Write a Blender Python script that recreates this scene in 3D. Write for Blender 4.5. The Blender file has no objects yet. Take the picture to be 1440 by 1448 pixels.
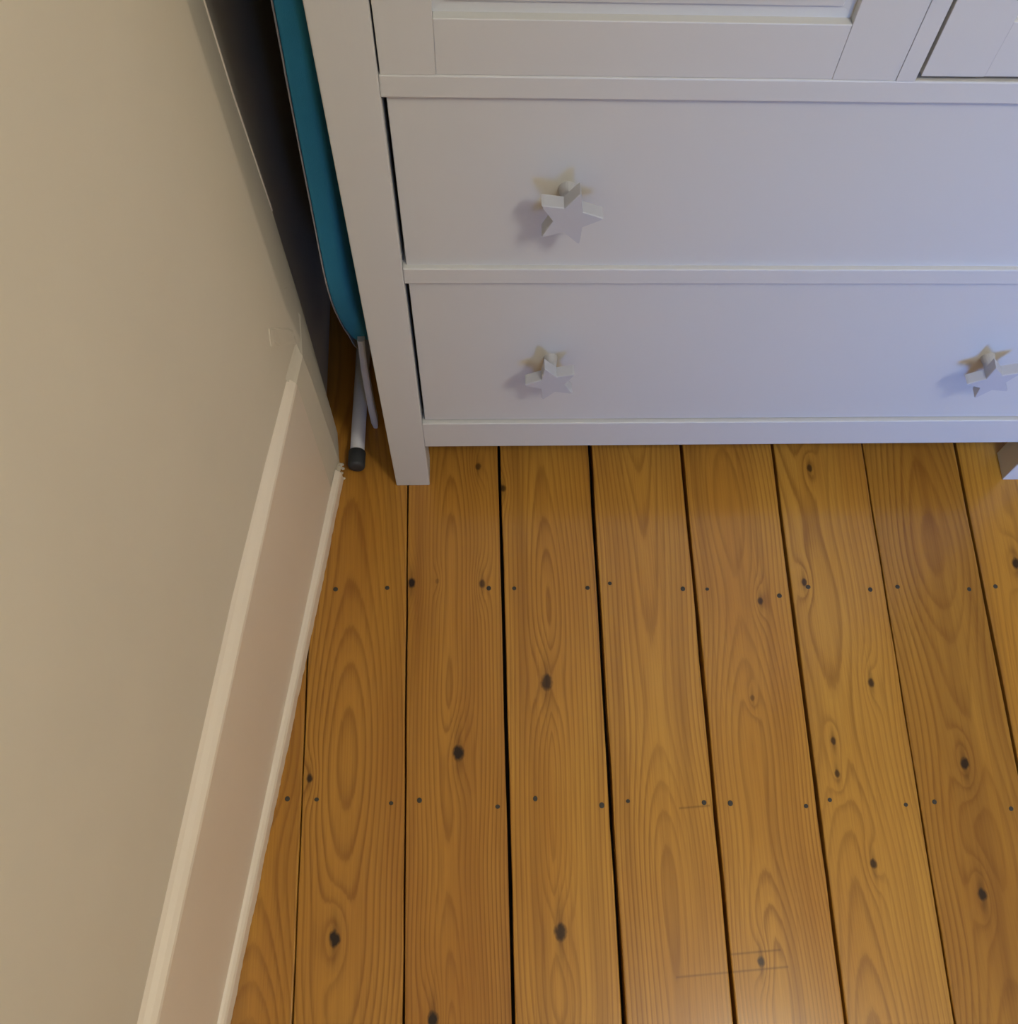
import bpy, bmesh, math, random
from mathutils import Vector, Matrix, Euler

S = bpy.context.scene
COL = S.collection
R = math.radians
random.seed(7)

# ------------------------------------------------------------------ camera
W_PX, H_PX, F_PX = 1440.0, 1448.0, 1319.32
PPX, PPY = 752.41, 955.57              # optical centre: the photograph is a crop of a taller one
cam_d = bpy.data.cameras.new('camera')
cam = bpy.data.objects.new('camera', cam_d)
COL.objects.link(cam)
cam.location = (0.121877, -0.743161, 1.322958)
cam.rotation_euler = Euler((R(17.79031), R(-2.34759), R(-1.93427)), 'XYZ')
cam_d.sensor_fit = 'VERTICAL'
cam_d.sensor_height = 36.0
cam_d.sensor_width = 36.0
cam_d.lens = 36.0 * F_PX / H_PX
cam_d.shift_x = -(PPX - W_PX / 2) / H_PX
cam_d.shift_y = (PPY - H_PX / 2) / H_PX
cam_d.clip_start = 0.02
S.camera = cam

# ------------------------------------------------------------------ light
S.view_settings.view_transform = 'Standard'
S.view_settings.look = 'None'
S.view_settings.gamma = 1.0
S.view_settings.use_curve_mapping = False
S.view_settings.exposure = 0.0

world = bpy.data.worlds.new('world')
S.world = world
world.use_nodes = True
world.node_tree.nodes['Background'].inputs[0].default_value = (0.5, 0.6, 0.8, 1)
world.node_tree.nodes['Background'].inputs[1].default_value = 0.05

def light(name, kind, loc, power, color, size=0.1, size_y=None, target=None):
    d = bpy.data.lights.new(name, kind)
    d.energy = power
    d.color = color
    if kind == 'AREA':
        d.shape = 'RECTANGLE'
        d.size = size
        d.size_y = size_y or size
    else:
        d.shadow_soft_size = size
    o = bpy.data.objects.new(name, d)
    COL.objects.link(o)
    o.location = loc
    if target:
        o.rotation_euler = (Vector(target) - Vector(loc)).to_track_quat('-Z', 'Y').to_euler()
    return o

light('ceiling_lamp_light', 'POINT', (1.08, -1.32, 2.30), 46.5, (1.0, 0.965, 0.84), 0.13)
win = light('window_daylight', 'AREA', (0.95, -2.92, 1.00), 6.2, (0.10, 0.355, 1.0), 0.5, 0.9, (1.15, 0, 0.30))
win.data.spread = R(47)

# ------------------------------------------------------------------ helpers
def mesh_obj(name, bm, mat=None, parent=None, loc=(0, 0, 0), smooth=False):
    bmesh.ops.recalc_face_normals(bm, faces=bm.faces)
    me = bpy.data.meshes.new(name)
    bm.to_mesh(me)
    bm.free()
    if smooth:
        for p in me.polygons:
            p.use_smooth = True
    o = bpy.data.objects.new(name, me)
    COL.objects.link(o)
    o.location = loc
    if mat:
        me.materials.append(mat)
    if parent:
        o.parent = parent
    return o

def empty(name, loc=(0, 0, 0)):
    o = bpy.data.objects.new(name, None)
    o.empty_display_size = 0.05
    COL.objects.link(o)
    o.location = loc
    return o

def tag(o, label=None, cat=None, group=None, kind=None):
    if label: o['label'] = label
    if cat: o['category'] = cat
    if group: o['group'] = group
    if kind: o['kind'] = kind
    return o

def add_box(bm, x0, x1, y0, y1, z0, z1, bev=0.0, seg=2):
    vs = [bm.verts.new(v) for v in ((x0, y0, z0), (x1, y0, z0), (x1, y1, z0), (x0, y1, z0),
                                    (x0, y0, z1), (x1, y0, z1), (x1, y1, z1), (x0, y1, z1))]
    fs = [bm.faces.new([vs[i] for i in q]) for q in
          ((0, 3, 2, 1), (4, 5, 6, 7), (0, 1, 5, 4), (1, 2, 6, 5), (2, 3, 7, 6), (3, 0, 4, 7))]
    if bev > 0:
        es = list({e for f in fs for e in f.edges})
        bmesh.ops.bevel(bm, geom=es, offset=bev, segments=seg, profile=0.5, affect='EDGES', clamp_overlap=True)

def box(name, ext, mat, parent=None, bev=0.0, origin=(0, 0, 0)):
    bm = bmesh.new()
    x0, x1, y0, y1, z0, z1 = ext
    ox, oy, oz = origin
    add_box(bm, x0 - ox, x1 - ox, y0 - oy, y1 - oy, z0 - oz, z1 - oz, bev)
    return mesh_obj(name, bm, mat, parent, origin)

def loft(bm, rings, closed=True, caps=True):
    """rings: list of lists of points (equal length)"""
    vr = [[bm.verts.new(p) for p in r] for r in rings]
    n = len(vr[0])
    for a, b in zip(vr[:-1], vr[1:]):
        for i in range(n if closed else n - 1):
            j = (i + 1) % n
            bm.faces.new((a[i], a[j], b[j], b[i]))
    if caps and closed:
        bm.faces.new(list(reversed(vr[0])))
        bm.faces.new(vr[-1])
    return vr

def tube_rings(pts, rads, seg=20):
    rings = []
    for i, (p, r) in enumerate(zip(pts, rads)):
        p = Vector(p)
        a = Vector(pts[max(i - 1, 0)]); b = Vector(pts[min(i + 1, len(pts) - 1)])
        t = (b - a)
        if t.length < 1e-9: t = Vector((0, 1, 0))
        q = t.to_track_quat('Z', 'Y')
        rings.append([p + q @ Vector((r * math.cos(2 * math.pi * k / seg), r * math.sin(2 * math.pi * k / seg), 0)) for k in range(seg)])
    return rings

# ------------------------------------------------------------------ node expression builder
class X:
    nt = None
    def __init__(s, v): s.v = v
    @staticmethod
    def m(op, *a):
        n = X.nt.nodes.new('ShaderNodeMath'); n.operation = op
        for i, q in enumerate(a):
            q = q.v if isinstance(q, X) else q
            if isinstance(q, (int, float)): n.inputs[i].default_value = q
            else: X.nt.links.new(q, n.inputs[i])
        return X(n.outputs[0])
    def __add__(s, o): return X.m('ADD', s, o)
    __radd__ = __add__
    def __sub__(s, o): return X.m('SUBTRACT', s, o)
    def __rsub__(s, o): return X.m('SUBTRACT', o, s)
    def __mul__(s, o): return X.m('MULTIPLY', s, o)
    __rmul__ = __mul__
    def __truediv__(s, o): return X.m('DIVIDE', s, o)
def xexp(a): return X.m('EXPONENT', a)
def xsqrt(a): return X.m('SQRT', a)
def xclamp(a):
    r = X.m('ADD', a, 0.0); r.v.node.use_clamp = True
    return r
def xyz(x, y, z):
    n = X.nt.nodes.new('ShaderNodeCombineXYZ')
    for i, q in enumerate((x, y, z)):
        q = q.v if isinstance(q, X) else q
        if isinstance(q, (int, float)): n.inputs[i].default_value = q
        else: X.nt.links.new(q, n.inputs[i])
    return n.outputs[0]
def noise(vec, scale=1.0, detail=2.0, rough=0.5):
    n = X.nt.nodes.new('ShaderNodeTexNoise')
    n.inputs['Scale'].default_value = scale
    n.inputs['Detail'].default_value = detail
    n.inputs['Roughness'].default_value = rough
    X.nt.links.new(vec, n.inputs['Vector'])
    return X(n.outputs['Fac'])
def ramp(f, stops, interp='LINEAR'):
    n = X.nt.nodes.new('ShaderNodeValToRGB')
    n.color_ramp.interpolation = interp
    e = n.color_ramp.elements
    while len(e) < len(stops): e.new(0.5)
    for q, (p, c) in zip(e, stops):
        q.position = p
        q.color = (c[0], c[1], c[2], 1) if not isinstance(c, (int, float)) else (c, c, c, 1)
    X.nt.links.new(f.v, n.inputs[0])
    return n.outputs[0]
def mix(f, a, b, mode='MIX'):
    n = X.nt.nodes.new('ShaderNodeMix'); n.data_type = 'RGBA'; n.blend_type = mode
    if isinstance(f, X): X.nt.links.new(f.v, n.inputs[0])
    else: n.inputs[0].default_value = f
    for i, q in ((6, a), (7, b)):
        if isinstance(q, tuple): n.inputs[i].default_value = (*q[:3], 1)
        else: X.nt.links.new(q, n.inputs[i])
    return n.outputs[2]
def start(name):
    m = bpy.data.materials.new(name); m.use_nodes = True
    X.nt = m.node_tree
    return m, m.node_tree.nodes['Principled BSDF']
def objcoord():
    n = X.nt.nodes.new('ShaderNodeTexCoord')
    s = X.nt.nodes.new('ShaderNodeSeparateXYZ')
    X.nt.links.new(n.outputs['Object'], s.inputs[0])
    return n.outputs['Object'], X(s.outputs[0]), X(s.outputs[1]), X(s.outputs[2])
def bump(b, h, strength=0.2, dist=0.001):
    n = X.nt.nodes.new('ShaderNodeBump')
    n.inputs['Strength'].default_value = strength
    n.inputs['Distance'].default_value = dist
    X.nt.links.new(h.v, n.inputs['Height'])
    X.nt.links.new(n.outputs[0], b.inputs['Normal'])

def paint(name, col, rough=0.45, var=0.05, nscale=14.0, bstr=0.12, bscale=220.0, bdist=0.0006, spec=0.5, grain=None):
    m, b = start(name)
    v, x, y, z = objcoord()
    n = noise(v, nscale, 4)
    dark = tuple(c * (1 - var) for c in col)
    lite = tuple(min(c * (1 + var), 1) for c in col)
    X.nt.links.new(mix(n, dark, lite), b.inputs['Base Color'])
    b.inputs['Roughness'].default_value = rough
    b.inputs['Specular IOR Level'].default_value = spec
    if grain == 'x':   h = noise(xyz(x * 6, y * 300, z * 300), 1.0, 3)
    elif grain == 'z': h = noise(xyz(x * 300, y * 300, z * 6), 1.0, 3)
    else:              h = noise(v, bscale, 3)
    bump(b, h, bstr, bdist)
    return m

M_WHITE_X = paint('white_lacquer_horizontal', (0.575, 0.575, 0.567), 0.42, 0.015, 6, 0.18, grain='x', bdist=0.0004)
M_WHITE_Z = paint('white_lacquer_vertical', (0.575, 0.575, 0.567), 0.42, 0.015, 6, 0.18, grain='z', bdist=0.0004)
M_KNOB = paint('white_knob_paint', (0.455, 0.465, 0.51), 0.40, 0.02, 40, 0.1)
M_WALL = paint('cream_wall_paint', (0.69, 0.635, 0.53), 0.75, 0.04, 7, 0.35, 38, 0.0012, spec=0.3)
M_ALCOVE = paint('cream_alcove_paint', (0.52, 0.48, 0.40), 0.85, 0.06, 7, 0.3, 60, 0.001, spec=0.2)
M_SKIRT = paint('cream_gloss_paint', (0.79, 0.70, 0.59), 0.38, 0.03, 9, 0.2, 60, 0.001)
M_PLASTER = paint('rough_plaster', (0.66, 0.60, 0.47), 0.85, 0.1, 60, 0.7, 160, 0.002, spec=0.2)
M_TEAL = paint('teal_cotton', (0.040, 0.270, 0.44), 0.85, 0.10, 30, 0.4, 900, 0.0006, spec=0.2)
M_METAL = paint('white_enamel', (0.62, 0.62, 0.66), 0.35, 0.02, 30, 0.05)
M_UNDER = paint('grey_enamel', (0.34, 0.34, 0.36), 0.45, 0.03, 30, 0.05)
M_RUBBER = paint('dark_grey_rubber', (0.028, 0.030, 0.034), 0.6, 0.1, 60, 0.2)
M_DARK = paint('dark_void', (0.012, 0.008, 0.005), 0.95, 0.2, 10, 0.0)
M_CEIL = paint('white_ceiling_paint', (0.80, 0.79, 0.76), 0.8, 0.02, 7, 0.1)
M_NAIL = paint('aged_nail_steel', (0.034, 0.028, 0.020), 0.55, 0.3, 300, 0.2)
M_GRIT = paint('plaster_grit', (0.62, 0.56, 0.46), 0.9, 0.1, 60, 0.3)

# ------------------------------------------------------------------ floor
def board_mat(i, tint, knots, xoff, h0, seed, dist=1.0, freq=150.0, marks=()):
    """pine: rings of a trunk sliced lengthways, bent around the knots"""
    m, b = start('varnished_pine_%d' % i)
    v, x, y, z = objcoord()
    n1 = noise(xyz(seed * 3.1, y * 1.3, 0.5), 1.0, 1.0)
    n2 = noise(xyz(seed * 7.7, y * 1.5, 4.5), 1.0, 1.0)
    n3 = noise(xyz(x * 12, y * 1.6, seed), 1.0, 2)
    xr = x - xoff + (n1 - 0.5) * 0.030
    h = (n2 - 0.5) * 0.16 * dist + h0
    rr = xsqrt(xr * xr + h * h) + (n3 - 0.5) * 0.007
    jit = (noise(xyz(x * 160, y * 90, seed), 1.0, 2) - 0.5) * 1.2
    kd = None; halo = None
    for (kx, ky, ks, kstr) in knots:
        dx = x - kx; dy = y - ky
        d2 = dx * dx * (1.0 / (ks * 2.1) ** 2) + dy * dy * (1.0 / (ks * 6.0) ** 2)
        rr = rr + xexp(d2 * -1.0) * (ks * 1.8)
        d3 = dx * dx * (1.0 / (ks * 0.80) ** 2) + dy * dy * (1.0 / (ks * 1.15) ** 2)
        core = xclamp((1.25 - d3 + jit) * 1.1) * kstr
        d4 = dx * dx * (1.0 / (ks * 0.5) ** 2) + dy * dy * (1.0 / (ks * 3.4) ** 2)
        hl = xexp(d4 * -1.0 + jit * 0.4) * (0.55 * kstr)
        kd = core if kd is None else X.m('MAXIMUM', kd, core)
        halo = hl if halo is None else X.m('MAXIMUM', halo, hl)
    fib = noise(xyz(x * 420, y * 7, seed), 1.0, 3)
    fr = X.m('FRACT', rr * freq + (fib - 0.5) * 0.35)
    ring = X(ramp(fr, [(0.0, 0.25), (0.12, 0.0), (0.55, 0.20), (0.86, 1.0), (0.95, 0.85), (1.0, 0.25)]))
    amt = noise(xyz(x * 14, y * 1.3, seed + 9), 1.0, 2)
    tone = noise(xyz(x * 9, y * 1.8, seed + 20), 1.0, 3)
    light_c = (0.53 * tint[0], 0.270 * tint[1], 0.046 * tint[2])
    dark_c = (0.220 * tint[0], 0.085 * tint[1], 0.015 * tint[2])
    warm_c = (0.43 * tint[0], 0.190 * tint[1], 0.028 * tint[2])
    base = mix(xclamp((tone - 0.38) * 2.6), light_c, warm_c)
    # heartwood streaks, then growth rings, then fibre
    stk = noise(xyz((x - xoff) * 34 + n1 * 2.0, y * 0.9, seed + 31), 1.0, 3)
    c = mix(xclamp((stk - 0.50) * 3.2) * 0.70, base, (0.240 * tint[0], 0.098 * tint[1], 0.020 * tint[2]))
    c = mix(ring * (xclamp((amt - 0.25) * 2.0) * 0.66 + 0.14), c, dark_c)
    c = mix(xclamp((fib - 0.42) * 2.2) * 0.36, c, dark_c)
    for (mx0, mx1, my, sl) in marks:                # faint scratches across the grain
        q = (y - my - x * sl) * 650.0
        band = xexp(q * q * -1.0) * X.m('GREATER_THAN', x, mx0) * X.m('LESS_THAN', x, mx1)
        c = mix(band * 0.45, c, (0.10, 0.045, 0.012))
    if kd is not None:
        c = mix(xclamp(halo), c, (0.055, 0.018, 0.006))
        c = mix(xclamp(kd), c, (0.022, 0.011, 0.007))
    X.nt.links.new(c, b.inputs['Base Color'])
    rgh = (noise(xyz(x * 9, y * 5, seed * 1.31 + .4), 1.0, 2) - 0.5) * 0.10 + 0.31
    X.nt.links.new(rgh.v, b.inputs['Roughness'])
    b.inputs['Specular IOR Level'].default_value = 0.22
    b.inputs['Coat Weight'].default_value = 0.5
    b.inputs['Coat Roughness'].default_value = 0.20
    bump(b, noise(xyz(x * 3.5, y * 3.5, seed * 1.7 + .35), 1.0, 1) + ring * 0.03 + fib * 0.02, 0.35, 0.0022)
    return m

Y_FRONT, Y_BACK = -3.0, 0.60
X_LEFT, X_RIGHT = -0.62, 2.50
floor = box('floor', (X_LEFT, X_RIGHT, Y_FRONT, Y_BACK, -0.10, -0.022), M_DARK)
tag(floor, kind='structure')

edges = [-0.591, -0.441, -0.291, -0.142, 0.004, 0.150, 0.2975, 0.4475, 0.598, 0.748, 0.905, 1.055, 1.205, 1.355, 1.505, 1.655, 1.805, 1.955, 2.105, 2.255, 2.405]
gapw = {-0.142: 0.0018, 0.004: 0.0026, 0.150: 0.0050, 0.2975: 0.0060, 0.4475: 0.0052, 0.598: 0.0048, 0.748: 0.0022, 0.905: 0.0046}
# world x, y, size, darkness
KN = [(0.011, -0.167, .0075, 1), (0.119, -0.171, .0065, .75), (0.080, -0.436, .0105, 1), (0.212, -0.331, .0115, .85), (0.1555, -0.006, .006, .8),
      (0.116, 0.033, .006, .7), (-0.132, -0.467, .006, .95), (-0.090, -0.689, .010, 1), (0.217, -0.690, .011, .9), (0.043, -0.797, .010, 1),
      (0.548, -0.206, .0055, .8), (0.621, -0.176, .006, .8), (0.655, 0.025, .006, .8), (0.703, -0.342, .0065, .85),
      (0.633, -0.430, .0055, .8), (0.632, -0.480, .0055, .8), (0.667, -0.611, .0065, .85), (0.491, -0.738, .0065, .85),
      (0.825, -0.469, .0085, .95), (0.817, -0.658, .0085, .95), (0.966, -0.149, .009, .95), (0.519, -0.362, .0045, .5), (0.05, -0.165, .004, .3)]
NAILS = [(-0.104, -0.176), (-0.026, -0.175), (0.129, -0.178), (0.168, -0.179), (0.281, -0.18), (0.316, -0.173), (0.429, -0.184),
         (0.467, -0.185), (0.579, -0.198), (0.626, -0.184), (0.724, -0.19), (0.768, -0.186), (0.882, -0.192), (0.925, -0.188),
         (-0.162, -0.496), (-0.121, -0.498), (-0.016, -0.506), (0.024, -0.503), (0.135, -0.515), (0.189, -0.505), (0.284, -0.517),
         (0.322, -0.512), (0.432, -0.517), (0.47, -0.519), (0.58, -0.526), (0.616, -0.518), (0.727, -0.528), (0.77, -0.525), (0.882, -0.538)]
MARKS = [(0.372, 0.528, -0.775, 0.055), (0.395, 0.440, -0.548, 0.06), (0.450, 0.520, -0.752, 0.055)]   # x from, x to, y at x=0, slope
# tint, cathedral centre (world x), trunk-axis depth
BT = {-0.142: ((0.90, 0.86, 0.80), -0.080, 0.05), 0.004: ((0.92, 0.88, 0.85), 0.070, 0.00), 0.150: ((1.02, 1.02, 1.00), 0.214, 0.035),
      0.2975: ((1.03, 1.03, 1.05), 0.375, 0.020), 0.4475: ((1.04, 1.04, 1.02), 0.517, 0.030), 0.598: ((1.0, 1.0, 0.95), 0.640, 0.06),
      0.748: ((0.82, 0.78, 0.70), 0.832, 0.10), 0.905: ((1.04, 1.04, 0.90), 0.975, 0.06), -0.291: ((0.95, 0.93, 0.85), -0.2, 0.06)}
bm = bmesh.new()
nr = 0.0035
vr = loft(bm, [[(nr * s * math.cos(a * math.pi / 6), nr * s * math.sin(a * math.pi / 6), zz) for a in range(12)] for s, zz in ((1.0, -0.002), (1.0, 0.0002), (0.75, 0.0006))])
nail_me = bpy.data.meshes.new('nail')
bmesh.ops.recalc_face_normals(bm, faces=bm.faces)
bm.to_mesh(nail_me); bm.free()
nail_me.materials.append(M_NAIL)

for i in range(len(edges) - 1):
    e0, e1 = edges[i], edges[i + 1]
    g0, g1 = gapw.get(e0, 0.004), gapw.get(e1, 0.004)
    x0, x1 = e0 + g0 / 2, e1 - g1 / 2
    xc = (x0 + x1) / 2
    ks = [(k[0] - xc, k[1], k[2], k[3]) for k in KN if x0 - .004 < k[0] < x1 + .002]
    tint, cx, h0 = BT.get(e0, ((1, 1, .95), xc + random.uniform(-.03, .03), random.uniform(0, .08)))
    mk = [(a - xc, b_ - xc, y_ + sl_ * xc, sl_) for a, b_, y_, sl_ in MARKS if a < x1 and b_ > x0]
    mat = board_mat(i, tint, ks, cx - xc, h0, i * 1.37 + 2.0, freq=172 + 24 * ((i * 7) % 5 - 2) / 2, marks=mk)
    # long edges a little uneven, slightly rounded
    bm = bmesh.new()
    hw = (x1 - x0) / 2
    rings = []
    ny = 44
    for k in range(ny + 1):
        yy = Y_FRONT + 0.005 + (Y_BACK - Y_FRONT - 0.01) * k / ny
        a = hw + random.uniform(-.0006, .0006); c = hw + random.uniform(-.0006, .0006)
        rings.append([(-a, yy, -.022), (c, yy, -.022), (c, yy, -.0016), (c - .0006, yy, -.0005), (c - .0018, yy, 0), (-a + .0018, yy, 0), (-a + .0006, yy, -.0005), (-a, yy, -.0016)])
    loft(bm, rings)
    bo = mesh_obj('floorboard', bm, mat, floor, (xc, 0, 0))
    for (nx, ny_) in NAILS:
        if x0 < nx < x1:
            no = bpy.data.objects.new('nail', nail_me)
            COL.objects.link(no)
            no.parent = bo
            no.location = (nx - xc, ny_, 0)
            s = random.uniform(.85, 1.15)
            no.scale = (s, s * random.uniform(.9, 1.2), 1)

# ------------------------------------------------------------------ left wall, out of square with the room
O2 = Vector((-0.0982, 0.0))            # skirting foot line: x = O2.x + 0.1572*y
DW = Vector((0.15525, 0.98787)).normalized()
NW = Vector((DW.y, -DW.x))
def wp(s, off, z):
    """s along the wall towards the wardrobe, off into the wall from the skirting's foot"""
    p = O2 + DW * s - NW * off
    return (p.x, p.y, z)

H_ROOM = 2.45
WALL_OFF = 0.026
ARR_OFF = 0.019                        # the old plaster swells out towards the corner
AX = -0.1285                           # alcove side wall, a few mm behind the splayed corner
# z, position of the arris along the wall, y where the splayed strip ends
levels = [(0.0, 0.050, 0.126), (0.26, 0.049, 0.126), (0.305, 0.046, 0.126), (0.37, 0.034, 0.128), (0.43, 0.032, 0.126), (0.60, 0.027, 0.108), (0.78, 0.025, 0.101), (1.2, 0.025, 0.101), (H_ROOM, 0.025, 0.101)]
SPLAY = 0.0080
def arris(s, z, off=ARR_OFF):  return Vector(wp(s, off, z))
bm = bmesh.new()
rings = []
for z, s, yc in levels:
    A = Vector(wp(-3.05, WALL_OFF, z)); B = arris(s, z)
    C = Vector((B.x - SPLAY, yc, z))
    B0 = Vector(wp(s - .004, ARR_OFF, z)); B1 = Vector((B.x - .0004, B.y + .004, z))
    Bm = (B0 + B1 + B * 2) / 4
    mids = [Vector(wp(q, o, z)) for q, o in ((-1.2, WALL_OFF), (-.32, WALL_OFF), (-.15, .0235))]
    rings.append([A, *mids, B0, Bm, B1, C, (-0.62, yc, z), (-0.62, -3.05, z)])
loft(bm, rings)
wall_left = tag(mesh_obj('wall_left', bm, M_WALL), kind='structure')

# plaster patches at the corner (parts of the wall)
def lump(name, poly, thick, mat, parent, rnd=0.0006, shrink=.10):
    bm = bmesh.new()
    t = Vector(thick)
    P = []
    for q, w in zip(poly, poly[1:] + poly[:1]):        # ragged outline
        q, w = Vector(q), Vector(w)
        P += [q, q.lerp(w, random.uniform(.3, .4)) + Vector((0, random.uniform(-.001, .001), random.uniform(-.0012, .0012))),
              q.lerp(w, random.uniform(.6, .7)) + Vector((0, random.uniform(-.001, .001), random.uniform(-.0012, .0012)))]
    c = sum(P, Vector()) / len(P)
    back = [q - t for q in P]
    mid = [q + t * .6 for q in P]
    front = [q.lerp(c, shrink) + t + Vector((random.uniform(-rnd, rnd), random.uniform(-rnd, rnd), random.uniform(-rnd, rnd))) for q in P]
    loft(bm, [back, mid, front])
    return mesh_obj(name, bm, mat, parent)
nv = Vector((NW.x, NW.y, 0))
lump('plaster_patch', [arris(s - .006, z + .008, .0196 - s * .01) for s, z in ((-.018, .396), (.0075, .367), (.030, .338), (.040, .318), (.040, .292), (.0066, .331), (-.027, .376))], nv * .0008, M_WALL, wall_left, shrink=.2)
lump('plaster_stub', [Vector((-.1135 - (y - .03) * .045, y, z)) for y, z in ((.050, .385), (.105, .332), (.100, .305), (.092, .285), (.046, .293), (.034, .330), (.035, .362))], Vector((.0010, 0, 0)), M_WALL, wall_left, shrink=.06)
# plaster block that closes the end of the skirting, flush with its face
bm = bmesh.new()
rings = []
for z, s1, off, yc, sl, ol in ((0.0, .0385, .0110, .083, -.024, .0110), (.07, .0385, .0112, .083, -.024, .0112), (.15, .036, .0114, .081, -.024, .0114), (.24, .032, .0118, .078, -.024, .0118), (.289, .0285, .0124, .076, -.024, .0124), (.295, .030, .0150, .078, -.024, .0155), (.303, .034, .0180, .080, -.024, .0185), (.309, .038, .0200, .082, -.024, .0205)):
    j = [random.uniform(-.0005, .0005) for _ in range(4)]
    E0 = Vector(wp(sl, ol, z)); E1 = Vector(wp(s1 - .003, off + j[0], z)); E2 = Vector(wp(s1, off + .0012 + j[1] * .5, z))
    rings.append([E0, Vector(wp(-.004, off * .9 + ol * .1, z)), E1, E2, Vector((E2.x - .0050, yc + .014 + j[2], z)), Vector((-.135, yc + .014, z)), Vector((-.150, -.02, z))])
loft(bm, rings)
mesh_obj('plaster_block', bm, M_WALL, wall_left)
# thin vertical bead along the far edge of the splayed corner
bm = bmesh.new()
loft(bm, [[Vector((arris(s, z).x - SPLAY + a, yc + b, z)) for a, b in ((-.001, -.0028), (.0013, -.0014), (.0013, .001), (-.002, .0015))] for z, s, yc in levels if z >= .42])
tag(mesh_obj('trim_1', bm, M_SKIRT), kind='structure')

# skirting: shoe moulding, tall face, chamfered top
def skirt(name, prof, s0, s1, n, mat, parent=None, jag=0.0, slope=0.0):
    bm = bmesh.new()
    rings = []
    jj = 0
    for k in range(n + 1):
        s = s0 + (s1 - s0) * k / n
        r = []
        jj = jj * .7 + random.uniform(-jag, jag)
        for q, (off, z) in enumerate(prof):
            j = jj if (q in (0, 1) and jag) else 0
            r.append(wp(s, off + j * (1 if q == 0 else .5), z + (slope * s if z > .2 else 0)))
        rings.append(r)
    loft(bm, rings)
    return mesh_obj(name, bm, mat, parent)
base_l = skirt('baseboard_left', [(0.010, 0.001), (0.010, 0.292), (0.0112, 0.2960), (0.0160, 0.3010), (0.0220, 0.3055), (0.0265, 0.311), (0.030, 0.311), (0.030, 0.001)], -3.0, -0.020, 60, M_SKIRT, slope=.045)
tag(base_l, kind='structure')
skirt('shoe_moulding', [(0.0, 0.0005), (0.0005, 0.014), (0.0010, 0.0185), (0.0030, 0.0225), (0.0065, 0.0255), (0.0102, 0.0275), (0.0102, 0.0005)], -3.0, 0.012, 520, M_SKIRT, base_l, jag=0.0005)
# torn plaster crumbs where the skirting stops short of the corner
for k, (s, off, z, r) in enumerate([(0.018, .009, .006, .0045), (0.026, .010, .010, .0045), (0.033, .010, .006, .004), (0.022, .005, .002, .0025), (0.013, .000, .002, .0022), (0.030, .005, .002, .0028), (0.037, .007, .002, .0025)]):
    bm = bmesh.new()
    bmesh.ops.create_icosphere(bm, subdivisions=2, radius=r)
    for vtx in bm.verts:
        vtx.co *= random.uniform(.8, 1.15)
        vtx.co.z *= 1.6 if k < 3 else .7
    p = wp(s, off, max(z, r * .65))
    mesh_obj('plaster_crumb', bm, M_GRIT, wall_left, p)

# ------------------------------------------------------------------ other walls, ceiling, window
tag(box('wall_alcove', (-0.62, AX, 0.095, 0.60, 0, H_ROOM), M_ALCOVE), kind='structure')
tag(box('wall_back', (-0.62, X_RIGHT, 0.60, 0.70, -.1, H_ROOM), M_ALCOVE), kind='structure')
tag(box('wall_right', (X_RIGHT, X_RIGHT + .1, Y_FRONT, 0.60, -.1, H_ROOM), M_WALL), kind='structure')
tag(box('wall_front', (-0.62, X_RIGHT, Y_FRONT - .1, Y_FRONT, -.1, H_ROOM), M_WALL), kind='structure')
tag(box('ceiling', (-0.62, X_RIGHT, Y_FRONT, 0.60, H_ROOM, H_ROOM + .1), M_CEIL), kind='structure')
bm = bmesh.new()
for e in ((0.63, 0.69, -3.0, -2.94, .48, 1.52), (1.21, 1.27, -3.0, -2.94, .48, 1.52), (0.69, 1.21, -3.0, -2.94, .48, .54), (0.69, 1.21, -3.0, -2.94, 1.46, 1.52)):
    add_box(bm, *e)
tag(mesh_obj('window_1', bm, M_CEIL), kind='structure')

# ------------------------------------------------------------------ wardrobe
WX0, WX1 = -0.0135, 1.0245
PW = 0.0525
WY1 = 0.55
WTOP = 2.20
REC = 0.0060                           # drawer fronts sit back from rails and posts
wd = empty('wardrobe', (0.5055, 0.275, 0))
tag(wd, 'white painted wooden wardrobe with two drawers and star knobs on the floorboards', 'wardrobe')
WO = Vector(wd.location)
def wpart(name, ext, mat, bev=.0015, parent=wd, po=WO):
    o = box(name, ext, mat, parent, bev, origin=((ext[0] + ext[1]) / 2, (ext[2] + ext[3]) / 2, ext[4]))
    o.location = Vector(o.location) - po
    return o
for x0 in (WX0, WX1 - PW):
    wpart('post', (x0, x0 + PW, 0, 0.050, 0, WTOP), M_WHITE_Z, .0016)
    wpart('post', (x0, x0 + PW, WY1 - .05, WY1, 0, WTOP), M_WHITE_Z, .0016)
wpart('side_panel', (WX0 + .008, WX0 + .026, .050, WY1 - .05, .114, WTOP), M_WHITE_Z, .001)
wpart('side_panel', (WX1 - .026, WX1 - .008, .050, WY1 - .05, .114, WTOP), M_WHITE_Z, .001)
wpart('back_panel', (WX0 + PW, WX1 - PW, WY1 - .02, WY1 - .008, .114, WTOP), M_WHITE_Z, 0)
wpart('bottom_panel', (WX0 + PW, WX1 - PW, .05, WY1 - .02, .125, .140), M_WHITE_X, 0)
wpart('top_panel', (WX0 - .02, WX1 + .02, -.02, WY1, WTOP, WTOP + .03), M_WHITE_X, .003)
RX0, RX1 = WX0 + PW, WX1 - PW
rails = ((.1135, .1725), (.4535, .4765), (.6875, .7095))
for z0, z1 in rails:
    wpart('rail', (RX0, RX1, 0.0, .045, z0, z1), M_WHITE_X, .0014)

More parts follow.
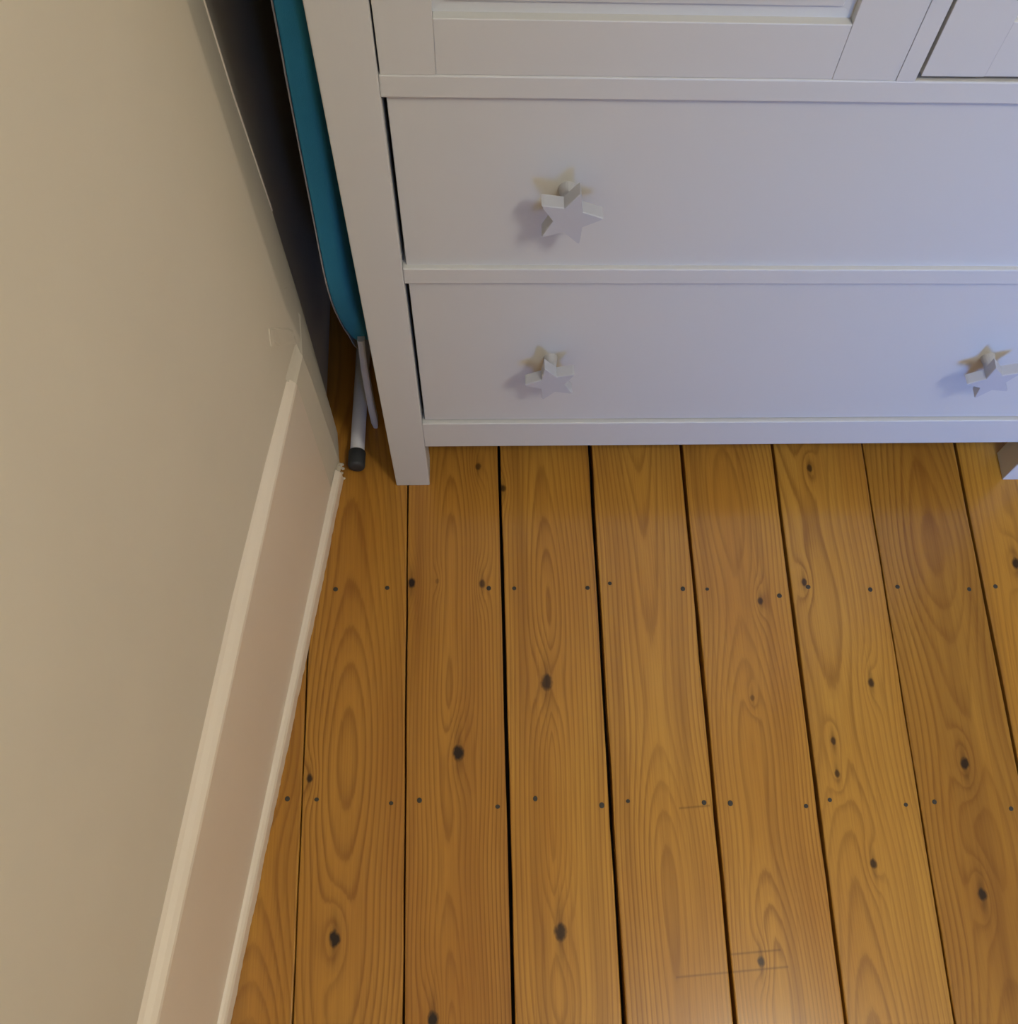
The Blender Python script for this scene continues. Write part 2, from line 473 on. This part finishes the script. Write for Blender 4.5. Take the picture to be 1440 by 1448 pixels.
def star_knob(parent, x, z, top_deg, po):
    bm = bmesh.new()
    Ro, Ri = 0.0352, 0.0165
    pts = []
    for k in range(10):
        a = R(top_deg + 36 * k)
        rr = Ro if k % 2 == 0 else Ri
        pts.append((rr * math.cos(a), rr * math.sin(a)))
    # rounded arm tips
    P = []
    for k, q in enumerate(pts):
        if k % 2 == 0:
            a = Vector(pts[k - 1]); b = Vector(pts[(k + 1) % 10]); v = Vector(q)
            P += [v.lerp(a, .15), v.lerp((a + b) / 2, .06), v.lerp(b, .15)]
        else:
            P.append(Vector(q))
    yf, yb = -.034, -.0205
    def ring(sc, y): return [(p.x * sc, y, p.y * sc) for p in P]
    loft(bm, [ring(.96, yb), ring(1, yb + .0012), ring(1, yf + .0012), ring(.965, yf)])
    # stem with a flared foot
    seg = 20
    loft(bm, [[(r * math.cos(2 * math.pi * k / seg), yy, r * math.sin(2 * math.pi * k / seg)) for k in range(seg)]
              for r, yy in ((.0085, -.0195), (.0072, -.014), (.0072, -.004), (.0095, REC + .0005))])
    o = mesh_obj('star_knob', bm, M_KNOB, parent, (x - po[0], -po[1], z - po[2]))
    o['label'] = 'white wooden star knob'
    return o

dr = [(.1790, .4510, ((.2126, .3125, 108.5), (.7870, .3117, 112.0))), (.4780, .6855, ((.2133, .5825, 75.5), (.7870, .5825, 100.0)))]
for z0, z1, ks in dr:
    po = Vector(((RX0 + RX1) / 2, REC, z0))
    d = empty('drawer', po - WO)
    d.parent = wd
    f = wpart('drawer_front', (RX0 + .0042, RX1 - .0030, REC, REC + .020, z0 - .0045, z1 + .0015), M_WHITE_X, .0010, d, po)
    bx = bmesh.new()
    add_box(bx, RX0 + .02 - po.x, RX1 - .02 - po.x, .021, .42, .012, z1 - z0 - .05)
    mesh_obj('drawer_box', bx, M_DARK, d)
    for (kx, kz, ang) in ks:
        star_knob(d, kx, kz, ang, po)

# doors: frame, bevelled opening, raised field
def door(x0, x1, z0, z1, sl, sr, y0, label):
    po = Vector(((x0 + x1) / 2, y0, z0))
    d = empty('door', po - WO)
    d.parent = wd
    th = .020
    rb = .0500                                  # bottom rail height
    wpart('stile', (x0, x0 + sl, y0, y0 + th, z0, z1), M_WHITE_Z, .0005, d, po)
    wpart('stile', (x1 - sr, x1, y0, y0 + th, z0, z1), M_WHITE_Z, .0005, d, po)
    wpart('door_rail', (x0 + sl, x1 - sr, y0 + .0004, y0 + th, z0, z0 + rb), M_WHITE_X, .0008, d, po)
    wpart('door_rail', (x0 + sl, x1 - sr, y0 + .0004, y0 + th, z1 - rb, z1), M_WHITE_X, .0016, d, po)
    # panel: recessed margin, fielded centre
    bm = bmesh.new()
    a0, a1, c0, c1 = x0 + sl, x1 - sr, z0 + rb, z1 - rb
    def rg(i, y): return [(a0 + i - po.x, y - po.y, c0 + i - po.z), (a1 - i - po.x, y - po.y, c0 + i - po.z), (a1 - i - po.x, y - po.y, c1 - i - po.z), (a0 + i - po.x, y - po.y, c1 - i - po.z)]
    loft(bm, [rg(0, y0 + th - .002), rg(0, y0 + .0085), rg(.010, y0 + .0092), rg(.0115, y0 + .0060), rg(.030, y0 + .0045)])
    mesh_obj('panel', bm, M_WHITE_Z, d)
    return d, po
dl, dpo = door(RX0 + .0018, .4955, .7096, 2.16, .0480, .0575, .0006, 'left')
drr, dpo2 = door(.5160, RX1 - .0018, .7150, 2.16, .0570, .0480, -.0006, 'right')
wpart('cover_strip', (.4955, .5128, -.0004, .0185, .7096, 2.16), M_WHITE_Z, .0004, dl, dpo)

# ------------------------------------------------------------------ ironing board stood on end in the gap
ib = empty('ironing_board', (-0.045, 0.22, 0))
tag(ib, 'teal ironing board folded and stood on end between the wall and the wardrobe', 'ironing board')
IO = Vector(ib.location)
LEAN = 0.0175
EDGE = [(.1485, 1.24), (.1350, 1.262), (.0862, .7096), (.0790, .6467), (.0725, .5775), (.0660, .4863), (.0615, .4302), (.0605, .3865), (.0700, .336), (.0905, .283), (.1140, .232), (.1410, .184), (.1720, .133), (.2050, .097), (.2450, .083)]
EDGE[0], EDGE[1] = (.1480, 1.262), (.1320, 1.245)
def outline(inset, drop=0.0):
    """long edge, rounded nose at the bottom and the mirrored far edge (y, z)"""
    yc = .2450
    pts = []
    for y, z in EDGE:
        f = max(0.0, min(1.0, (.20 - z) / .12))
        pts.append((y, z - drop * f))
    # smooth the corners
    sm = [pts[0], pts[1]]
    for i in range(1, len(pts) - 1):
        p0, p1, p2, p3 = pts[i - 1], pts[i], pts[i + 1], pts[min(i + 2, len(pts) - 1)]
        for t in (.33, .66, 1.0):
            sm.append(tuple(.5 * (2 * p1[q] + (p2[q] - p0[q]) * t + (2 * p0[q] - 5 * p1[q] + 4 * p2[q] - p3[q]) * t * t + (-p0[q] + 3 * p1[q] - 3 * p2[q] + p3[q]) * t ** 3) for q in (0, 1)))
    full = sm + [(2 * yc - y + .12 * max(z - .385, 0), z) for y, z in reversed(sm[:-1])]
    out = []
    n = len(full)
    for i in range(n):
        a = Vector(full[i - 1]); b = Vector(full[(i + 1) % n])
        t = (b - a).normalized()
        nrm = Vector((-t.y, t.x))
        out.append((full[i][0] + nrm.x * inset, full[i][1] + nrm.y * inset))
    return out
def bx_(x, z): return x + LEAN * (z - .385)
def slab(name, layers, mat, drop=0.0):
    bm = bmesh.new()
    rings = []
    for x, ins in layers:
        rings.append([(bx_(x, z) - IO.x, y - IO.y, z - IO.z) for y, z in outline(ins, drop)])
    loft(bm, rings)
    return mesh_obj(name, bm, mat, ib, smooth=False)
XL = -0.0620
cov = slab('cover', [(XL + .0012, .0016), (XL + .003, .0004), (XL + .007, 0), (XL + .018, 0), (XL + .0225, .0010), (XL + .0255, .0045), (XL + .0270, .012)], M_TEAL)
for p in cov.data.polygons: p.use_smooth = True
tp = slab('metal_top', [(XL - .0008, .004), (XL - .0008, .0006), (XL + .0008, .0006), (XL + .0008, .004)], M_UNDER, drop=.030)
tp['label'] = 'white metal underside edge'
# foot tube lying along the floor, rubber cap at its near end
bm = bmesh.new()
P0, P1 = Vector((-.0752, .036, .0135)), Vector((-.066, .36, .0135))
loft(bm, [[q - IO for q in r] for r in tube_rings([P0, P0.lerp(P1, .5), P1], [.0112] * 3, 24)])
ft = mesh_obj('foot_tube', bm, M_METAL, ib, smooth=True)
def cap(Pa, Pb):
    bm = bmesh.new()
    dirv = (Pb - Pa).normalized()
    st = [(-.012, .0095), (-.0105, .0122), (-.007, .0135), (.016, .0135), (.0178, .0128), (.0178, .0108)]
    loft(bm, [[q - IO for q in r] for r in tube_rings([Pa + dirv * s for s, _ in st], [r for _, r in st], 24)])
    o = mesh_obj('rubber_cap', bm, M_RUBBER, ft, smooth=True)
    o['label'] = 'dark grey rubber end cap'
cap(P0, P1)
cap(P1, P0)
# curved white stay that drops from the nose to the floor
bm = bmesh.new()
path = [(-.0478, .112, .001), (-.0488, .1135, .012), (-.0500, .118, .045), (-.0506, .126, .090), (-.0506, .134, .130), (-.0500, .142, .160), (-.0498, .146, .174)]
rings = []
for k, (x, y, z) in enumerate(path):
    w = .0050 if k else .0036
    rings.append([(x + a - IO.x, y + c - IO.y, z) for a, c in ((-w, -.007), (-w * .5, -.0085), (w * .5, -.0085), (w, -.007), (w, .007), (-w, .007))])
loft(bm, rings)
mesh_obj('stay', bm, M_METAL, ib)
